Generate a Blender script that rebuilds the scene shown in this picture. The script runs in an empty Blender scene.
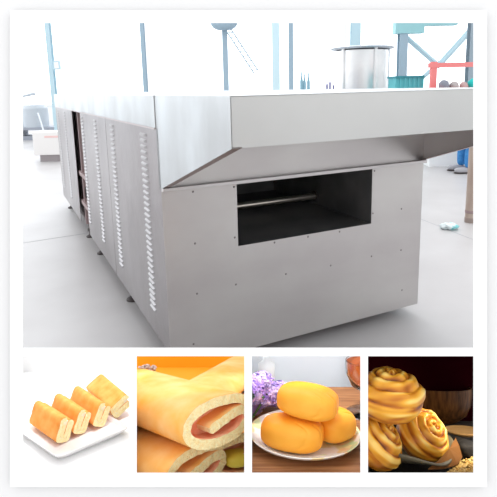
import bpy, bmesh, math, random
from mathutils import Vector, Matrix, noise
from math import sin, cos, pi, radians as rad
rnd = random.Random(7)
S = bpy.context.scene; COL = S.collection
# ------------------------------------------------------------------ camera
F, CX, CY, H = 507.5, 248.5, 185.0, 1.42
PITCH, ROLL = 0.1891, 0.0232
r0, d0 = Vector((1, 0, 0)), Vector((0, -sin(PITCH), -cos(PITCH)))
FWD = Vector((0, cos(PITCH), -sin(PITCH)))
RGT = cos(ROLL)*r0 + sin(ROLL)*d0
DWN = -sin(ROLL)*r0 + cos(ROLL)*d0
CAM = Vector((0, 0, H))
def P(px, py, z): return CAM + z*((px-CX)/F*RGT + (py-CY)/F*DWN + FWD)
def C(x, y, z): return CAM + x*RGT + y*DWN + z*FWD
cd = bpy.data.cameras.new('camera'); cam = bpy.data.objects.new('camera', cd); COL.objects.link(cam)
mw = Matrix.Identity(4)
for i in range(3):
    mw[i][0] = RGT[i]; mw[i][1] = -DWN[i]; mw[i][2] = -FWD[i]; mw[i][3] = CAM[i]
cam.matrix_world = mw
cd.sensor_width = 36; cd.lens = F/497*36; cd.shift_y = -(248.5-CY)/497; cd.clip_start = .02; cd.clip_end = 200
S.camera = cam
# ------------------------------------------------------------------ materials
def mat(name, col, rough=.5, metal=0, col2=None, nscale=8, stretch=(1, 1, 1), bump=0, bscale=40, bdist=.002, detail=4, lo=.35, hi=.65, spec=.5, trans=0, ior=1.45, emit=None, es=0, sss=0, coat=0, ssc=None):
    m = bpy.data.materials.new(name); m.use_nodes = True
    nt = m.node_tree; b = nt.nodes['Principled BSDF']
    b.inputs['Base Color'].default_value = (*col, 1); b.inputs['Roughness'].default_value = rough
    b.inputs['Metallic'].default_value = metal; b.inputs['Specular IOR Level'].default_value = spec
    b.inputs['Transmission Weight'].default_value = trans; b.inputs['IOR'].default_value = ior
    b.inputs['Coat Weight'].default_value = coat; b.inputs['Coat Roughness'].default_value = .15
    if sss:
        b.inputs['Subsurface Weight'].default_value = sss; b.inputs['Subsurface Scale'].default_value = .004
        b.inputs['Subsurface Radius'].default_value = (1, .5, .2)
    if emit: b.inputs['Emission Color'].default_value = (*emit, 1); b.inputs['Emission Strength'].default_value = es
    tc = nt.nodes.new('ShaderNodeTexCoord'); mp = nt.nodes.new('ShaderNodeMapping'); mp.inputs['Scale'].default_value = stretch
    nt.links.new(tc.outputs['Object'], mp.inputs['Vector'])
    if col2:
        n = nt.nodes.new('ShaderNodeTexNoise'); n.inputs['Scale'].default_value = nscale; n.inputs['Detail'].default_value = detail
        rp = nt.nodes.new('ShaderNodeValToRGB'); rp.color_ramp.elements[0].position = lo; rp.color_ramp.elements[1].position = hi
        rp.color_ramp.elements[0].color = (*col, 1); rp.color_ramp.elements[1].color = (*col2, 1)
        nt.links.new(mp.outputs[0], n.inputs['Vector']); nt.links.new(n.outputs['Fac'], rp.inputs[0]); nt.links.new(rp.outputs[0], b.inputs['Base Color'])
    if bump:
        n2 = nt.nodes.new('ShaderNodeTexNoise'); n2.inputs['Scale'].default_value = bscale; n2.inputs['Detail'].default_value = 5
        bp = nt.nodes.new('ShaderNodeBump'); bp.inputs['Strength'].default_value = bump; bp.inputs['Distance'].default_value = bdist
        nt.links.new(mp.outputs[0], n2.inputs['Vector']); nt.links.new(n2.outputs['Fac'], bp.inputs['Height']); nt.links.new(bp.outputs[0], b.inputs['Normal'])
    return m
def attr_ramp(m, stops):
    """colour from the mesh attribute 'bake' (how browned the crust is)"""
    nt = m.node_tree; b = nt.nodes['Principled BSDF']
    a = nt.nodes.new('ShaderNodeAttribute'); a.attribute_name = 'bake'
    rp = nt.nodes.new('ShaderNodeValToRGB'); e = rp.color_ramp.elements
    e[0].position = stops[0][0]; e[0].color = (*stops[0][1], 1); e[1].position = stops[-1][0]; e[1].color = (*stops[-1][1], 1)
    for p, c in stops[1:-1]:
        x = e.new(p); x.color = (*c, 1)
    nt.links.new(a.outputs['Fac'], rp.inputs[0]); nt.links.new(rp.outputs[0], b.inputs['Base Color'])
# ------------------------------------------------------------------ mesh helpers
def link(name, me, mats, parent=None, M=None, smooth=False):
    o = bpy.data.objects.new(name, me); COL.objects.link(o)
    for m in (mats if isinstance(mats, (list, tuple)) else [mats]): me.materials.append(m)
    if smooth:
        for p in me.polygons: p.use_smooth = True
    if parent is not None: o.parent = parent
    if M is not None:
        if parent is None: o.matrix_world = M
        else: o.matrix_local = M
    return o
def obj(name, bm, mats, parent=None, M=None, smooth=False, auto=None):
    bmesh.ops.recalc_face_normals(bm, faces=bm.faces[:])
    if auto is not None:
        for f in bm.faces: f.smooth = True
        for e in bm.edges:
            if len(e.link_faces) == 2 and e.calc_face_angle(0) > auto: e.smooth = False
    me = bpy.data.meshes.new(name); bm.to_mesh(me); bm.free()
    return link(name, me, mats, parent, M, smooth)
def empty(name, M=None):
    o = bpy.data.objects.new(name, None); COL.objects.link(o); o.empty_display_size = .05
    if M is not None: o.matrix_world = M
    return o
def tag(o, label, cat, group=None, kind=None):
    o['label'] = label; o['category'] = cat
    if group: o['group'] = group
    if kind: o['kind'] = kind
    return o
def struct(o, label=None):
    o['kind'] = 'structure'
    if label: o['label'] = label
    return o
def B(): return bmesh.new()
def box(bm, x0, x1, y0, y1, z0, z1, mi=0, M=None, bev=0):
    vs = [bm.verts.new((x, y, z)) for x in (x0, x1) for y in (y0, y1) for z in (z0, z1)]
    fs = [bm.faces.new([vs[i] for i in q]) for q in ((0, 1, 3, 2), (4, 6, 7, 5), (0, 4, 5, 1), (2, 3, 7, 6), (0, 2, 6, 4), (1, 5, 7, 3))]
    for f in fs: f.material_index = mi
    if M is not None: bmesh.ops.transform(bm, matrix=M, verts=vs)
    if bev:
        es = list({e for f in fs for e in f.edges})
        bmesh.ops.bevel(bm, geom=es, offset=bev, segments=2, affect='EDGES', profile=.5)
def prism(bm, poly, a, b, mi=0):
    """poly: list of points; extruded from vector a to vector b offsets"""
    A = [bm.verts.new(Vector(p)+Vector(a)) for p in poly]; Bv = [bm.verts.new(Vector(p)+Vector(b)) for p in poly]
    n = len(poly)
    fs = [bm.faces.new(A), bm.faces.new(Bv[::-1])] + [bm.faces.new((A[i], Bv[i], Bv[(i+1) % n], A[(i+1) % n])) for i in range(n)]
    for f in fs: f.material_index = mi
def tube(bm, pts, r, n=10, cap=True, mi=0):
    pts = [Vector(p) for p in pts]; rings = []
    for i, p in enumerate(pts):
        t = (pts[min(i+1, len(pts)-1)]-pts[max(i-1, 0)]).normalized()
        u = t.cross(Vector((0, 0, 1)) if abs(t.z) < .9 else Vector((1, 0, 0))).normalized(); v = t.cross(u)
        rr = r[i] if isinstance(r, (list, tuple)) else r
        rings.append([bm.verts.new(p+rr*(cos(2*pi*k/n)*u+sin(2*pi*k/n)*v)) for k in range(n)])
    for a, b in zip(rings, rings[1:]):
        for k in range(n): bm.faces.new((a[k], a[(k+1) % n], b[(k+1) % n], b[k])).material_index = mi
    if cap: bm.faces.new(rings[0][::-1]).material_index = mi; bm.faces.new(rings[-1]).material_index = mi
def lathe(bm, prof, n=32, sx=1, sy=1, c=(0, 0, 0), mi=0, wob=None):
    rings = []
    for j, (r, z) in enumerate(prof):
        if r < 1e-6: rings.append([bm.verts.new((c[0], c[1], c[2]+z))]); continue
        ring = []
        for k in range(n):
            a = 2*pi*k/n; w = wob(a, r, z) if wob else (1, 0)
            ring.append(bm.verts.new((c[0]+r*sx*cos(a)*w[0], c[1]+r*sy*sin(a)*w[0], c[2]+z+w[1])))
        rings.append(ring)
    for a, b in zip(rings, rings[1:]):
        for k in range(n):
            q = [a[k % len(a)], a[(k+1) % len(a)], b[(k+1) % len(b)], b[k % len(b)]]
            q2 = []
            for v in q:
                if v not in q2: q2.append(v)
            if len(q2) > 2: bm.faces.new(q2).material_index = mi
def blob(bm, c, r, su=24, sv=16, p=2., fn=None, M=None, mi=0):
    """superellipsoid"""
    def sp(x, e): return math.copysign(abs(x)**e, x)
    e = 2./p; rings = []; allv = []
    for j in range(sv+1):
        t = -pi/2+pi*j/sv
        if j in (0, sv): ring = [Vector((0, 0, r[2]*(1 if j else -1)))]
        else: ring = [Vector((r[0]*sp(cos(t), e)*sp(cos(2*pi*k/su), e), r[1]*sp(cos(t), e)*sp(sin(2*pi*k/su), e), r[2]*sp(sin(t), e))) for k in range(su)]
        if fn: ring = [fn(v) for v in ring]
        if M is not None: ring = [M @ v for v in ring]
        ring = [bm.verts.new(v+Vector(c)) for v in ring]; rings.append(ring)
    for a, b in zip(rings, rings[1:]):
        for k in range(su):
            q2 = []
            for v in (a[k % len(a)], a[(k+1) % len(a)], b[(k+1) % len(b)], b[k % len(b)]):
                if v not in q2: q2.append(v)
            f = bm.faces.new(q2); f.smooth = True; f.material_index = mi
# ------------------------------------------------------------------ shared materials
M_board = mat('white_card', (.94, .94, .94), .7)
M_wall = mat('white_paint', (.83, .83, .83), .9, spec=.1)
M_steel = mat('brushed_steel', (.50, .48, .48), .36, .85, (.56, .54, .54), 2.2, (1, 1, 1), .06, 300, .0005)
M_steelf = mat('brushed_steel_front', (.50, .475, .475), .4, .8, (.56, .545, .535), 1.6, (1, 1, 2), .06, 300, .0005)
M_hood = mat('polished_steel', (.43, .44, .445), .42, .9, (.56, .585, .60), 3.0, (1, 1, .6), .08, 6, .004)
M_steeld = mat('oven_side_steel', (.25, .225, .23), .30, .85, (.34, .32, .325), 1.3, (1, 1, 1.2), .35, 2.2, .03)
M_flange = mat('flange_steel', (.35, .28, .27), .4, .7)
M_in = mat('cavity_steel', (.16, .16, .165), .5, .6, (.22, .22, .22), 5)
M_screw = mat('screw_metal', (.22, .2, .2), .4, .8)
M_dark = mat('dark_machinery', (.06, .05, .05), .5)
M_brown = mat('brown_machinery', (.34, .25, .25), .5)
M_bluecol = mat('blue_painted_steel', (.30, .50, .62), .5)
M_greycol = mat('hazed_grey_blue_steel', (.34, .46, .55), .5)  # lightened, with the hall's bright haze put into the colour
# ================================================================== DISPLAY WALL AND BOARD
ZB = .70
xs = [10, 23, 129.3, 136.8, 244.3, 252, 360.3, 368, 473.3, 487]; ys = [10, 23, 347.6, 356.2, 472.6, 487]
def hole(i, j):
    return (1 <= i <= 7 and j == 1) or (j == 3 and i in (1, 3, 5, 7))
bm = B(); T = .002; GAP = .0075; fr = {}; bk = {}
for i, x in enumerate(xs):
    for j, y in enumerate(ys):
        p = C((x-CX)/F*ZB, (y-CY)/F*ZB, ZB); fr[i, j] = bm.verts.new(p)
        edge = i in (0, 9) or j in (0, 5)
        bx = x if i in (0, 9) else None; by = y if j in (0, 5) else None
        zx = ZB if i in (0, 9) else ZB+T*1.1; zy = ZB if j in (0, 5) else ZB+T*1.1
        bk[i, j] = bm.verts.new(C((x-CX)/F*zx, (y-CY)/F*zy, ZB+T))
nx, ny = 9, 5
for i in range(nx):
    for j in range(ny):
        if hole(i, j) : continue
        bm.faces.new((fr[i, j], fr[i+1, j], fr[i+1, j+1], fr[i, j+1])); bm.faces.new((bk[i, j], bk[i, j+1], bk[i+1, j+1], bk[i+1, j]))
        for (a, b, di, dj) in (((i, j), (i+1, j), 0, -1), ((i+1, j), (i+1, j+1), 1, 0), ((i+1, j+1), (i, j+1), 0, 1), ((i, j+1), (i, j), -1, 0)):
            ii, jj = i+di, j+dj
            if ii < 0 or jj < 0 or ii >= nx or jj >= ny or hole(ii, jj): bm.faces.new((fr[a], bk[a], bk[b], fr[b]))
board = obj('display_board', bm, M_board)
tag(board, 'square white display board with one big opening above four small ones', 'display board')
bmx = B()
for (a, b, c, d) in ((10.2, 486.8, 10.2, 13), (10.2, 486.8, 484, 486.8), (10.2, 13, 13, 484), (484, 486.8, 13, 484)):
    v = [bmx.verts.new(C((x-CX)/F*ZB, (y-CY)/F*ZB, z)) for x in (a, b) for y in (c, d) for z in (ZB+T, ZB+T+GAP)]
    for q in ((0, 1, 3, 2), (4, 6, 7, 5), (0, 4, 5, 1), (2, 3, 7, 6), (0, 2, 6, 4), (1, 5, 7, 3)): bmx.faces.new([v[k] for k in q])
obj('shadow_frame', bmx, mat('shadow_frame_dark', (.05, .05, .05), .8), board)  # unseen dark frame added to deepen the shadow round the board
def frame_wall(z0, z1, ox0, ox1, oy0, oy1, hx0, hx1, hy0, hy1):
    bm = B()
    for (a, b, c, d) in ((ox0, ox1, oy0, hy0), (ox0, ox1, hy1, oy1), (ox0, hx0, hy0, hy1), (hx1, ox1, hy0, hy1)):
        v = [C(x, y, z) for x in (a, b) for y in (c, d) for z in (z0, z1)]
        vs = [bm.verts.new(q) for q in v]
        for q in ((0, 1, 3, 2), (4, 6, 7, 5), (0, 4, 5, 1), (2, 3, 7, 6), (0, 2, 6, 4), (1, 5, 7, 3)): bm.faces.new([vs[k] for k in q])
    return bm
k = ZB/F
w = obj('wall_front', frame_wall(ZB+T+GAP, ZB+T+GAP+.018, -1.1, 1.1, -.75, 1.2, (18.5-CX)*(ZB+.03)/F, (478.5-CX)*(ZB+.03)/F, (18-CY)*(ZB+.03)/F, (478.5-CY)*(ZB+.03)/F), M_wall); struct(w)
# partitions between the display niches
zs0, zs1 = ZB+.031, 1.3
def partition(px, name='wall_niche'):
    bm = B(); a = [P(px, 353, zs0), P(px, 353, zs1), P(px, 492, zs1), P(px, 492, zs0)]
    prism(bm, a, -.001*RGT, .001*RGT); struct(obj(name, bm, M_wall))
for px in (133, 248.3, 364.3): partition(px)

# ================================================================== OVEN
OX, OY, YAW = -.3994, 2.2794, .4513
MO = Matrix.Translation((OX, OY, 0)) @ Matrix.Rotation(YAW, 4, 'Z')
zt, zf, zl, zs, zb, dd, W = 1.3966, 1.2366, .9747, .1466, .0685, .8033, 1.6
oven = empty('tunnel_oven', MO)
tag(oven, 'long stainless steel tunnel oven with wide canopy over a dark mouth', 'oven')
ox0, ox1, oz0, oz1 = .379, 1.219, .6406, .9565
LEN = 4.45
# front face with mouth
bm = B()
gx = [0, ox0, ox1, W]; gz = [zb, oz0, oz1, zt-.01]
for i in range(3):
    for j in range(3):
        if i == 1 and j == 1: continue
        box(bm, gx[i], gx[i+1], 0, .003, gz[j], gz[j+1])
bmesh.ops.remove_doubles(bm, verts=bm.verts[:], dist=1e-5)
obj('front_panel', bm, M_steelf, oven)
# mouth cavity
bm = B(); cy = 1.15; t = .002
box(bm, ox0-t, ox0, .003, cy, oz0-t, oz1+t); box(bm, ox1, ox1+t, .003, cy, oz0-t, oz1+t)
box(bm, ox0, ox1, .003, cy, oz0-t, oz0); box(bm, ox0, ox1, .003, cy, oz1, oz1+t); box(bm, ox0, ox1, cy, cy+t, oz0, oz1)
obj('mouth_cavity', bm, M_in, oven)
bm = B(); tube(bm, [(ox0, .57, .70), (ox1-.012, .57, .70)], .022, 20); M_roll = mat('roller_steel', (.6, .56, .5), .3, .9)
rl = obj('roller', bm, M_roll, oven, auto=.6)
bm = B(); tube(bm, [(ox1-.012, .57, .70), (ox1, .57, .70)], .034, 20); obj('roller_flange', bm, M_dark, rl, auto=.6)
# lip
bm = B(); box(bm, .0, W, -.03, 0, zl-.012, zl+.006, bev=.002); obj('lip', bm, M_steel, oven)
# canopy
bm = B()
box(bm, 0, W, -dd, -dd+.003, zf, zt); obj('canopy_front', bm, mat('canopy_steel', (.52, .525, .52), .38, .75, (.57, .575, .565), 1.5, bump=.05, bscale=250, bdist=.0005), oven)
bm = B(); box(bm, -.0, W, -dd, LEN, zt-.003, zt); obj('canopy_top', bm, M_hood, oven)
for x in (0, W):
    bm = B(); sgn = 1 if x == 0 else -1
    prism(bm, [(x, -dd, zt-.003), (x, -dd, zf), (x, 0, zl), (x, .03, zl), (x, .03, zt-.003)], (0, 0, 0), (sgn*.003, 0, 0))
    cs = obj('canopy_side', bm, M_hood if x == 0 else M_steel, oven)
    bm = B(); prism(bm, [(x, -dd, zf), (x, 0, zl), (x, 0, zl+.004), (x, -dd, zf+.004)], (sgn*.003, 0, 0), (sgn*.035, 0, 0)); obj('flange', bm, M_flange, cs)
bm = B(); box(bm, 0.03, W-.03, -dd+.003, -dd+.03, zf, zf+.004); obj('flange', bm, M_flange, oven)
# side: louvered door panels
units = [(0.003, 1.25, (.27, 1.04)), (1.255, 2.40, (1.66, 2.30)), (2.95, LEN, (3.55, 4.2))]
M_louver = mat('lit_louver_steel', (.42, .41, .42), .45, .8)  # lighter than the door steel: sky light on upward slats put into the colour
for y0, y1, cols in units:
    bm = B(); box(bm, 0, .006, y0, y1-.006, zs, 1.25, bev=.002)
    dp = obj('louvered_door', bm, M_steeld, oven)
    for cyy in cols:
        bm = B(); n = 32; zz0, zz1 = .285, 1.205
        for q in range(n):
            z = zz0+(zz1-zz0)*q/(n-1)
            # raised slat, open at the bottom
            ya, yb = cyy-.05, cyy+.05
            vs = [(0, ya, z+.009), (0, yb, z+.009), (-.009, ya+.008, z+.002), (-.009, yb-.008, z+.002), (-.008, ya+.008, z-.006), (-.008, yb-.008, z-.006), (0, ya, z-.007), (0, yb, z-.007)]
            v = [bm.verts.new(p) for p in vs]
            for f in ((0, 1, 3, 2), (2, 3, 5, 4), (4, 5, 7, 6), (0, 2, 4, 6), (1, 7, 5, 3)): bm.faces.new([v[i] for i in f])
        obj('louver_column', bm, M_louver, dp)
# body core: back, right side, bottom; gap with machinery
bm = B()
box(bm, .05, W, .004, cy-.0, zs, oz0-.01); box(bm, .05, ox0-.01, .004, cy, oz0-.01, zt-.01); box(bm, ox1+.01, W, .004, cy, oz0-.01, zt-.01); box(bm, ox0-.01, ox1+.01, .004, cy, oz1+.01, zt-.01)
box(bm, .05, W, cy+.01, 2.38, zs, zt-.01); box(bm, .05, W, 2.97, LEN, zs, zt-.01); box(bm, .35, W, 2.38, 2.97, zs+.1, zt-.01)
obj('body', bm, M_brown, oven)
bm = B()
prism(bm, [(W-.003, .003, zb), (W-.003, .003, zt-.01), (W-.003, LEN, zt-.01), (W-.003, LEN, zb)], (0, 0, 0), (.003, 0, 0)); obj('side_panel', bm, M_steel, oven)
# hood band along side
bm = B(); box(bm, -.004, .0, .03, LEN, zt-.146, zt-.0, bev=.001); obj('hood_band', bm, M_hood, oven)
bm = B(); box(bm, -.010, 0, .03, LEN, zt-.152, zt-.146); obj('hood_band_edge', bm, mat('band_edge', (.5, .44, .44), .4, .7), oven)
for q, z in enumerate((.95, .78, .5)):
    bm = B(); tube(bm, [(.02, 2.50+.05*q, z), (.33, 2.52, z)], [.055, .05], 16); obj('motor', bm, M_dark, oven, auto=.6)
bm = B()
for y in (2.45, 2.60, 2.80): box(bm, .03, .10, y, y+.03, zs, 1.25)
box(bm, .02, .12, 2.40, 2.95, .62, .66); box(bm, .02, .12, 2.40, 2.95, .33, .37)
obj('frame_bracket', bm, M_brown, oven)
for x, y in ((.07, .06), (.07, 1.10), (.07, 2.25), (.07, 2.85), (.07, 4.3), (W-.16, .42), (W-.1, 1.1), (W-.1, 2.25), (W-.1, 4.3)):
    bm = B(); tube(bm, [(x, y, .012), (x, y, zs+.01)], .014, 12); tube(bm, [(x, y, .06), (x, y, .085)], .028, 6)
    lathe(bm, [(0, 0), (.045, 0), (.045, .01), (.02, .024), (0, .024)], 20, c=(x, y, 0)); obj('levelling_foot', bm, M_dark, oven, auto=.6)
bm = B(); box(bm, .03, W-.02, .01, .03, zb+.002, zs+.02); obj('front_skirt', bm, M_steel, oven)
for (x, z) in [(0.361, .689), (0.587, 0.627), (0.792, 0.627), (0.999, 0.625), (1.230, 0.699), (1.227, 0.443), (0.360, 0.441), (0.653, 0.442), (0.941, 0.438), (1.450, 0.444), (1.469, 0.186), (0.151, 0.691), (0.150, 0.435), (0.120, 0.175), (0.152, 0.945), (1.442, 0.699), (.365, .945), (1.234, .945)]:
    bm = B(); blob(bm, (x, 0, z), (.0055, .003, .0055), 10, 6); obj('screw', bm, M_screw, oven)

# ================================================================== HALL
def G(px, py):   # floor point under a pixel
    v = P(px, py, 1)-CAM; return CAM+v*(-H/v.z)
M_floor = mat('painted_concrete', (.46, .45, .455), .38, 0, (.54, .535, .54), 1.3, (1, 1, 1), .08, 30, .002, lo=.3, hi=.7)
bm = B(); box(bm, -22, 22, -3, 24, -.1, 0)
struct(obj('floor', bm, M_floor))
M_seam = mat('floor_seam', (.42, .43, .46), .7)
bm = B()
for (a, b) in ((G(23, 243), G(95, 232)), (G(418, 218), G(474, 240))):
    d = (b-a).normalized(); n = Vector((-d.y, d.x, 0))*.004; a2 = a-d*3; b2 = b+d*.2
    if a.x > 0: a2, b2 = a+d*.05, b+d*3
    prism(bm, [a2-n, b2-n, b2+n, a2+n], (0, 0, .0005), (0, 0, .0015))
struct(obj('trim_1', bm, M_seam), 'thin joint line in the concrete floor')
YBK = 21.0
M_hw = mat('hall_wall', (.9, .92, .93), .7)
M_day = mat('daylit_glass', (.9, .95, 1), .2, emit=(.97, .99, 1), es=1.6)
bm = B(); box(bm, -20, 20, YBK, YBK+.2, 0, .9); struct(obj('wall_back', bm, M_hw))
bm = B(); box(bm, -20.2, -20, 2, YBK, 0, 9); struct(obj('wall_left', bm, M_hw))
bm = B(); box(bm, 20, 20.2, 2, YBK, 0, 9); struct(obj('wall_right', bm, M_hw))
xx = [-20, -12, -4, 4, 12, 20]
for i, (a, b) in enumerate(zip(xx, xx[1:])):
    bm = B(); box(bm, a+.06, b-.06, YBK, YBK+.03, .95, 9); struct(obj('window_%d' % (i+1), bm, M_day), 'tall bright hall window')
bm = B()
for x in xx: box(bm, x-.06, x+.06, YBK-.05, YBK+.05, .9, 9)
box(bm, -20, 20, YBK-.05, YBK+.05, .88, .96)
struct(obj('trim_2', bm, M_hw), 'white window frames along the far wall')
bm = B(); box(bm, -19.98, -19.95, 4, YBK-1, 1, 8.5); struct(obj('window_6', bm, M_day), 'bright side window of the hall')

def at(px, y, yy=60):   # x position for pixel column at world depth y
    v = P(px, yy, 1)-CAM; return (CAM+v*(y/v.y))
def column(px, y, wpx, ytop, label, m, name='steel_column', tilt=0, zmin=0):
    a = at(px, y); ww = wpx/F*y/cos(.1)
    o = empty(name, Matrix.Translation((a.x, y, 0)))
    bm = B(); box(bm, -ww/2, ww/2, -.1, -.085, 0, 7); box(bm, -ww/2, ww/2, .085, .1, 0, 7); box(bm, -.01, .01, -.085, .085, 0, 7)
    obj('shaft', bm, m, o); bm = B(); box(bm, -ww*.9, ww*.9, -.18, .18, 0, .025); obj('base_plate', bm, m, o)
    tag(o, label, 'column'); return o
M_pale = mat('hazed_blue_steel', (.50, .68, .76), .5)  # blue washed out to stand in for overexposed haze
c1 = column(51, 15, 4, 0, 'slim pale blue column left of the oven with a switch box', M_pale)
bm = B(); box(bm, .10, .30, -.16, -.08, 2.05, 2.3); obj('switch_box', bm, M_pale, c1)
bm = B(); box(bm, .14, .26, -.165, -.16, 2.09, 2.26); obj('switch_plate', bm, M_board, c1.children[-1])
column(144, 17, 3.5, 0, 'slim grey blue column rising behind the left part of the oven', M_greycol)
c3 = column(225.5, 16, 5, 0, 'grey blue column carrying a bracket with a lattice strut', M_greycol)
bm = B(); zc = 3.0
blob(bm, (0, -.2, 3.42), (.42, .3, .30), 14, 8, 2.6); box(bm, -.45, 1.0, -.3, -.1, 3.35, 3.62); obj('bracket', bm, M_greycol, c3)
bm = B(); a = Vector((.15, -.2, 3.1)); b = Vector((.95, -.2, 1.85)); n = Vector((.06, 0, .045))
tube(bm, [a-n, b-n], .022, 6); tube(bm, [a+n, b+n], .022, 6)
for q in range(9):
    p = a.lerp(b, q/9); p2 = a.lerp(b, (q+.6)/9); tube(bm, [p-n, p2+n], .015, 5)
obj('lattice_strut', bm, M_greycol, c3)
column(276, 19.5, 7, 0, 'faint pale blue column at middle between two darker columns', mat('hazed_very_pale_blue', (.62, .80, .86), .6))  # palest blue, haze painted into the colour
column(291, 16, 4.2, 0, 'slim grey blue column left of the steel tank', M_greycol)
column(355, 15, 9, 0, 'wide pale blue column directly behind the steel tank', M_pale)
c6 = column(402, 12, 8, 0, 'blue column with diagonal braces above the teal crate', M_greycol)
def zat(px, py, y):
    v = P(px, py, 1)-CAM; return CAM+v*(y/v.y)
def local(o, p): return o.matrix_world.inverted() @ p
bpy.context.view_layer.update()
def brace(o, pa, pb, y, r, m, name='diagonal_brace'):
    a = zat(*pa, y)-Vector(o.location); b = zat(*pb, y)-Vector(o.location)
    bm = B(); tube(bm, [a, b], r, 4); obj(name, bm, m, o)
brace(c6, (400, 32), (440, 67), 12.2, .06, M_pale); brace(c6, (440, 62), (418, 82), 12.2, .05, M_pale)
brace(c6, (440, 64), (478, 22), 12.3, .07, M_pale)
bm = B(); a = zat(396, 34, 12)-c6.location; box(bm, -.2, .45, -.12, .12, a.z-.0, a.z+.5); box(bm, .45, 1.2, -.12, .12, a.z+.16, a.z+.5); obj('top_beam', bm, mat('teal_painted_beam', (.32, .60, .64), .5), c6)
column(471, 11, 7, 0, 'dark grey column at far right behind the red frame', mat('hazed_dark_blue_grey', (.30, .38, .44), .5))  # dark grey lightened for the hall's haze
# tank
def objat(name, px, y, m=None): a = at(px, y); return empty(name, Matrix.Translation((a.x, y, 0)))
YT = 11.0; tk = objat('steel_tank', 362, YT); ztk = zat(365, 48, YT).z
bm = B(); R_ = 25*YT/F
lathe(bm, [(0, ztk-.08), (R_*1.18, ztk-.03), (R_*1.22, ztk), (R_*1.1, ztk+.02), (0, ztk+.03)], 40); obj('lid', bm, mat('tank_lid', (.55, .6, .66), .4, .6), tk, auto=.5)
bm = B(); lathe(bm, [(0, .35), (R_*.8, .4), (R_, .6), (R_, ztk-.06), (0, ztk-.06)], 40); obj('shell', bm, mat('hazed_tank_steel', (.70, .72, .73), .35, .7, (.9, .9, .9), 1.2), tk, auto=.5)  # shell paled with bright patches to stand in for glare
for q in range(5):
    a = q*1.25; bm = B(); tube(bm, [(R_*1.02*cos(a), R_*1.02*sin(a), .4), (R_*1.02*cos(a), R_*1.02*sin(a), ztk-.03)], .035, 8); obj('rib', bm, mat('tank_rib', (.55, .6, .64), .4, .5) if q == 0 else tk.children[-1].data.materials[0], tk)
for q in range(3):
    a = q*2.1; bm = B(); tube(bm, [(R_*.7*cos(a), R_*.7*sin(a), 0), (R_*.7*cos(a), R_*.7*sin(a), .5)], .04, 8); obj('leg', bm, M_steel, tk)
tag(tk, 'tall round steel tank with overhanging lid standing behind the oven', 'tank')
# teal crate (on a stand)
YC = 9.5; p0 = zat(395.5, 92, YC); p1 = zat(423, 76, YC)
cr = empty('teal_crate', Matrix.Translation((p0.x, YC, 0)))
M_teal = mat('teal_corrugated', (.10, .47, .52), .5)
bm = B(); ww = p1.x-p0.x; box(bm, 0, ww, 0, .5, .0, p1.z)
for q in range(7): box(bm, ww*q/6-.012, ww*q/6+.012, -.02, 0, 0, p1.z)
obj('crate_body', bm, M_teal, cr); bm = B(); box(bm, -.02, ww+.02, -.03, .52, p1.z-.03, p1.z+.01); obj('rim', bm, mat('teal_rim', (.03, .25, .3), .5), cr)
tag(cr, 'tall teal ribbed crate beside the steel tank', 'crate')
# red frame
YR = 9.0; rf = empty('red_frame', Matrix.Translation((zat(433, 80, YR).x, YR, 0)))
M_red = mat('red_painted_steel', (.85, .25, .25), .5)
zr = zat(453, 65, YR).z; zsh = zat(453, 90, YR).z; wr = zat(478, 64, YR).x-rf.location.x
bm = B(); box(bm, -.05, .05, -.04, .04, zsh-.1, zr+.06); obj('post', bm, M_red, rf)
bm = B(); box(bm, wr-.05, wr+.05, -.04, .04, zsh-.1, zr+.06); obj('post', bm, M_red, rf)
bm = B(); box(bm, -.1, wr+.05, -.05, -.0, zr-.04, zr+.04); obj('rail', bm, M_red, rf)
bm = B(); box(bm, -.1, wr+.05, -.3, .3, zsh-.02, zsh); obj('shelf', bm, M_red, rf)
bm = B(); box(bm, -.1, wr+.05, -.28, .28, 0, zsh-.02); obj('cabinet', bm, M_hw, rf)
tag(rf, 'red steel rack frame behind the right end of the oven', 'rack')
grp = [((442, 86), .14, (.25, .27, .33), 'dark grey bundle lying on the red rack'), ((452, 85), .12, (.45, .42, .42), 'small brownish grey bundle lying on the red rack'), ((461.5, 86), .11, (.55, .38, .38), 'reddish parcel lying on the red rack'), ((471, 87), .15, (.02, .55, .52), 'bright turquoise cloth bundle on the red rack')]
for (pp, r, c, lab) in grp:
    p = zat(*pp, YR-.05); bm = B()
    blob(bm, (0, 0, r*.62), (r*.62, r*.6, r*.62), 16, 10, 2.4, fn=lambda v: v*(1+.22*noise.noise(v*14)))
    tag(obj('cloth_bundle', bm, mat('bundle', c, .8), None, Matrix.Translation((p.x, YR-.15, zsh+.001))), lab, 'bundle', 'bundles on the red rack')
# little bottles / handles on the far table
YQ = 9.6
tb = empty('work_bench', Matrix.Translation((zat(318, 90, YQ).x, YQ, 0)))
bm = B(); box(bm, -.65, .38, -.3, .3, .78, .82, bev=.005); obj('bench_top', bm, M_hw, tb)
for x, y in ((-.6, -.25), (.33, -.25), (-.6, .25), (.33, .25)):
    bm = B(); box(bm, x-.025, x+.025, y-.025, y+.025, 0, .78); obj('leg', bm, M_hw, tb)
tag(tb, 'white work bench between a slim column and the steel tank', 'bench')
M_bl = mat('pale_blue_plastic', (.25, .45, .55), .5)
for q, (px, ht) in enumerate(((301.5, 72), (304.5, 74), (308.5, 73))):
    p = zat(px, ht, YQ); bm = B(); lathe(bm, [(0, 0), (.03, 0), (.03, (p.z-.82)*.8), (.012, (p.z-.82)*.92), (.012, p.z-.82), (0, p.z-.82)], 12)
    tag(obj('bottle', bm, M_bl, None, Matrix.Translation((p.x, YQ, .82)), True), 'slim pale blue bottle standing on the white bench', 'bottle', 'bottles on the far bench')
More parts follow.
